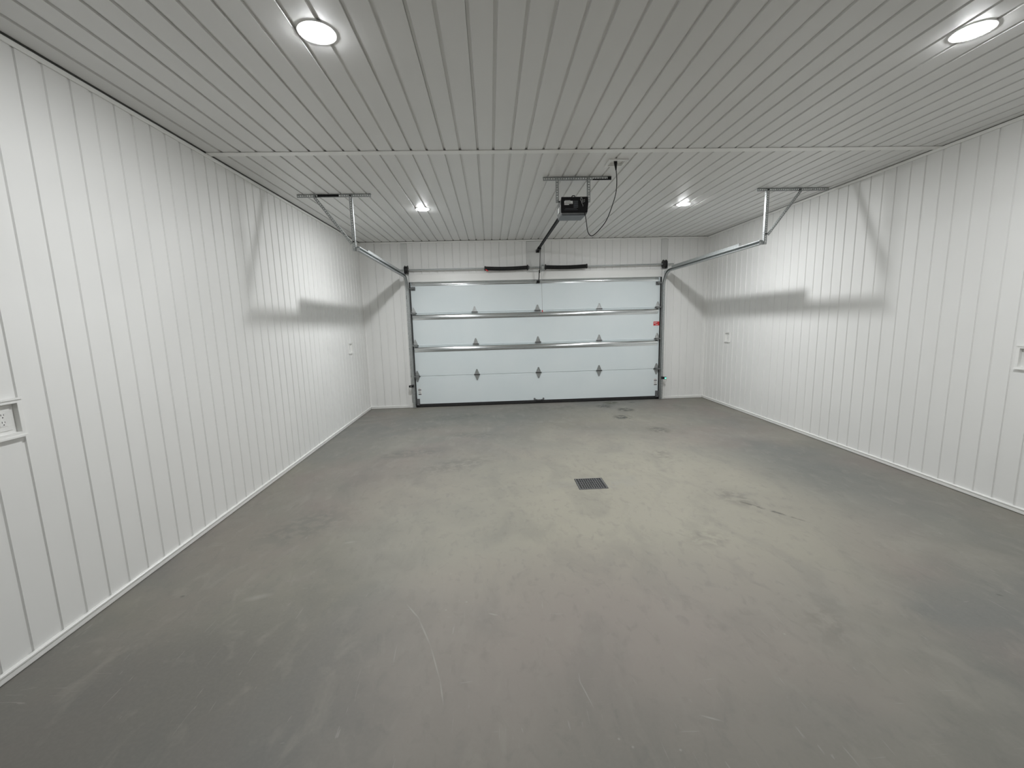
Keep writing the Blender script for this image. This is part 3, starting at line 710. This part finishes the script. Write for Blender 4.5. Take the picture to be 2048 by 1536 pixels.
def flat_bar(pts, w_, t_):
    mb = MB()
    for a, b in zip(pts[:-1], pts[1:]):
        a, b = Vector(a), Vector(b); d = (b - a); L_ = d.length; d.normalize()
        q = Vector((1, 0, 0)).cross(d).normalized()
        mb.obox((a + b) / 2, d, q, (1, 0, 0), L_ / 2 + 0.004, w_ / 2, t_ / 2)
    return mb
am = flat_bar([(0.040, -0.27, 2.905), (0.040, -0.135, 2.500)], 0.024, 0.010)
am.build('straight_arm', 'black_steel', op)
flat_bar([(0.029, -0.150, 2.545), (0.029, -0.112, 2.43), (0.024, -0.090, 2.360), (0.019, -0.076, 2.335)], 0.030, 0.014).build('curved_arm', 'black_steel', op)
MB().tube([(0.052, -0.29, RZ - 0.034), (0.056, -0.285, 2.4), (0.060, -0.28, 1.80)], 0.0030, 6).build('release_cord', 'greyink', op)
MB().lathe((0.060, -0.28, 1.812), (0.060, -0.28, 1.772), [(0, 0.005), (0.2, 0.010), (0.8, 0.010), (1, 0.005)], 10).build('release_handle', 'red', op, smooth=True)
# power cord
def smoothpath(P, n=6):
    P = [Vector(p) for p in P]; out = []
    for i in range(len(P) - 1):
        a, b, c, d = P[max(i - 1, 0)], P[i], P[i + 1], P[min(i + 2, len(P) - 1)]
        for k in range(n):
            t = k / n
            out.append(0.5 * ((2 * b) + (c - a) * t + (2 * a - 5 * b + 4 * c - d) * t * t + (3 * b - a - 3 * c + d) * t ** 3))
    out.append(P[-1]); return out
cord = [(0.348, -4.0, 3.066), (0.366, -3.968, 2.971), (0.368, -3.936, 2.864), (0.343, -3.904, 2.755), (0.293, -3.872, 2.62), (0.235, -3.84, 2.541), (0.180, -3.808, 2.490), (0.150, -3.776, 2.491), (0.130, -3.744, 2.540), (0.124, -3.712, 2.633), (0.121, -3.672, 2.715), (0.118, -3.634, 2.756)]
pc = MB().tube(smoothpath(cord), 0.0042, 8).build('power_cord', 'black', op, smooth=True)
MB().lathe((0.341, -4.004, H + 0.0040), (0.348, -4.0, 3.050), [(0, 0.017), (0.25, 0.016), (0.6, 0.011), (1, 0.0055)], 12).build('plug', 'black', pc, smooth=True)

# ------------------------------------------------------------------ outlets
def outlet(name, label, origin, eu, ev, en, wd, ht, sockets=True, du=0.0, group='white outlets in square trim frames'):
    """framed recessed outlet: eu across, ev up, en out of the wall; origin is the frame centre on the wall face"""
    O, eu, ev, en = Vector(origin), Vector(eu), Vector(ev), Vector(en)
    r = root(name, O, label=label, cat='outlet', group=group)
    P = lambda u, v, n: O + eu * u + ev * v + en * n
    def bx(mb, u0, u1, v0, v1, n0, n1):
        return mb.obox(P((u0 + u1) / 2, (v0 + v1) / 2, (n0 + n1) / 2), eu, ev, en, abs(u1 - u0) / 2, abs(v1 - v0) / 2, abs(n1 - n0) / 2)
    hw, hh, fw, BD = wd / 2, ht / 2, 0.021, 0.010
    f = MB()
    for (u0, u1, v0, v1) in ((-hw, hw, hh - fw, hh), (-hw, hw, -hh, -hh + fw), (-hw, -hw + fw, -hh + fw, hh - fw), (hw - fw, hw, -hh + fw, hh - fw)):
        bx(f, u0, u1, v0, v1, 0.0004, 0.0155)
    for (u0, u1, v0, v1) in ((-hw - 0.004, hw + 0.004, hh - 0.006, hh + 0.004), (-hw - 0.004, hw + 0.004, -hh - 0.004, -hh + 0.006)):
        bx(f, u0, u1, v0, v1, 0.0145, 0.0195)
    for (u0, u1, v0, v1) in ((-hw + fw - 0.0008, -hw + fw + 0.001, -hh + fw, hh - fw), (hw - fw - 0.001, hw - fw + 0.0008, -hh + fw, hh - fw), (-hw + fw, hw - fw, -hh + fw - 0.0008, -hh + fw + 0.001), (-hw + fw, hw - fw, hh - fw - 0.001, hh - fw + 0.0008)):
        bx(f, u0, u1, v0, v1, -BD - 0.002, 0.0150)      # lining of the box
    f.build('trim_frame', 'trim', r)
    bx(MB(), -hw + fw + 0.0005, hw - fw - 0.0005, -hh + fw + 0.0005, hh - fw - 0.0005, -BD - 0.002, -BD).build('back_plate', 'whiteplastic', r)
    c = bx(MB(), du - 0.036, du + 0.036, -0.058, 0.058, -BD + 0.0001, -BD + 0.004).build('cover_plate', 'whiteplastic', r, bevel=0.0015)
    bx(MB(), du - 0.0165, du + 0.0165, -0.0335, 0.0335, -BD + 0.0035, -BD + 0.0057).build('receptacle' if sockets else 'rocker', 'whiteplastic', c)
    if sockets:
        for sv in (-1, 1):
            mb = MB()
            bx(mb, du - 0.0075, du - 0.0050, sv * 0.018 + 0.001, sv * 0.018 + 0.010, -BD + 0.0054, -BD + 0.0061)
            bx(mb, du + 0.0050, du + 0.0070, sv * 0.018 + 0.001, sv * 0.018 + 0.009, -BD + 0.0054, -BD + 0.0061)
            bx(mb, du - 0.0025, du + 0.0025, sv * 0.018 - 0.010, sv * 0.018 - 0.005, -BD + 0.0054, -BD + 0.0061)
            mb.build('slots', 'ink', c)
    return r
outlet('wall_outlet', 'white framed duplex outlet low on the left wall at the picture edge', (-WL, -6.205, 1.238), (0, 1, 0), (0, 0, 1), (1, 0, 0), 0.192, 0.190, du=0.018)
outlet('wall_outlet', 'small white framed outlet on the left wall near the far corner', (-WL, -0.945, 1.250), (0, 1, 0), (0, 0, 1), (1, 0, 0), 0.190, 0.180)
outlet('wall_outlet', 'small white framed outlet on the right wall near the far corner', (WR, -0.835, 1.246), (0, -1, 0), (0, 0, 1), (-1, 0, 0), 0.170, 0.178)
outlet('wall_outlet', 'white framed outlet on the right wall cut off by the picture edge', (WR, -5.202, 1.250), (0, -1, 0), (0, 0, 1), (-1, 0, 0), 0.190, 0.186)
outlet('ceiling_outlet', 'white framed ceiling outlet that the black opener cord plugs into', (0.356, -3.985, H), (0, 1, 0), (1, 0, 0), (0, 0, -1), 0.180, 0.180, group=None)

# ------------------------------------------------------------------ photo eyes
def sensor(s, label, z, lit):
    r = root('safety_sensor', (s * 2.455, -0.10, z), label=label, cat='sensor', group='door safety sensors')
    xo = s * 2.4520
    MB().box(xo, xo + s * 0.0025, -0.150, -0.0905, z - 0.022, z + 0.026).box(xo - s * 0.040, xo + s * 0.0025, -0.0925, -0.0900, z - 0.022, z + 0.026).build('mounting_bracket', 'black', r)
    b = MB().box(xo - s * 0.034, xo + s * 0.052, -0.137, -0.093, z - 0.018, z + 0.020).build('sensor_body', 'black', r, bevel=0.004)
    MB().cyl((xo - s * 0.040, -0.115, z), (xo - s * 0.033, -0.115, z), 0.012, n=12).build('lens', 'ink', b, smooth=True)
    if lit: MB().box(xo + s * 0.014, xo + s * 0.044, -0.1400, -0.1365, z - 0.009, z + 0.011).build('status_light', 'led', b, label='glowing green light')
    else: MB().box(xo + s * 0.010, xo + s * 0.018, -0.1400, -0.1365, z - 0.006, z + 0.008).build('status_light', 'paper', b, label='small white light')
    MB().tube(smoothpath([(xo + s * 0.045, -0.12, z - 0.016), (xo + s * 0.062, -0.10, z - 0.05), (xo + s * 0.048, -0.075, z - 0.098), (xo + s * 0.012, -0.05, z - 0.118), (xo + s * 0.006, -0.024, z - 0.13), (xo + s * 0.020, -0.020, z - 0.20)]), 0.0030, 6).build('sensor_wire', 'wire', r, smooth=True)
sensor(-1, 'black safety sensor with a white wire at the foot of the left door track', 0.437, False)
sensor(1, 'black safety sensor glowing green at the foot of the right door track', 0.437, True)

# ------------------------------------------------------------------ floor drain
fd = root('floor_drain', (GX, GY, 0.0), label='square dark iron drain grate set in the concrete floor', cat='drain')
g = 0.140
MB().box(GX - g, GX + g, GY - g, GY - g + 0.014, -0.020, 0.002).box(GX - g, GX + g, GY + g - 0.014, GY + g, -0.020, 0.002).box(GX - g, GX - g + 0.014, GY - g + 0.014, GY + g - 0.014, -0.020, 0.002).box(GX + g - 0.014, GX + g, GY - g + 0.014, GY + g - 0.014, -0.020, 0.002).build('rim', 'iron', fd)
gm = MB()
inner = g - 0.014
for k in range(1, 11):
    c = -inner + 2 * inner * k / 11
    gm.box(GX + c - 0.0040, GX + c + 0.0040, GY - inner, GY + inner, -0.0045, 0.0010)
for k in range(1, 9):
    c = -inner + 2 * inner * k / 9
    gm.box(GX - inner, GX + inner, GY + c - 0.0042, GY + c + 0.0042, -0.0045, 0.0006)
gm.build('grate', 'iron', fd)
MB().box(GX - DR + 0.0005, GX + DR - 0.0005, GY - DR + 0.0005, GY + DR - 0.0005, -0.118, -0.110).build('sump', 'void', fd)

# ------------------------------------------------------------------ ceiling lights
names = ['round white recessed light nearest to the left wall at the top of the picture', 'round white recessed light by the right wall at the top of the picture',
         'round white recessed light left of the door opener, far row', 'round white recessed light right of the door opener, far row']
lsrc = {}
for i, (x, y) in enumerate(LAMPS):
    r = root('recessed_light', (x, y, H), label=names[i], cat='ceiling light', group='recessed ceiling lights')
    lm = 'lens' if i < 2 else 'lens_far'
    if lm not in lsrc:
        t = MB().lathe((x, y, H + 0.006), (x, y, H - 0.0020), [(0, 0.096), (0.80, 0.096), (1.0, 0.0945), (1.0, 0.0790)], 40).build('trim_ring', 'trim', r, smooth=True)
        prof = [(0, 0.0785)] + [(math.sin(a), 0.0785 * math.cos(a)) for a in (0.25, 0.5, 0.75, 1.0, 1.25, 1.45)]
        d = MB().lathe((x, y, H - 0.0019), (x, y, H - 0.0090), prof, 32).build('diffuser', lm, r, smooth=True)
        lsrc[lm] = (t, d)
    else:
        for q in lsrc[lm]:
            c = q.copy(); COL.objects.link(c); c.parent = r
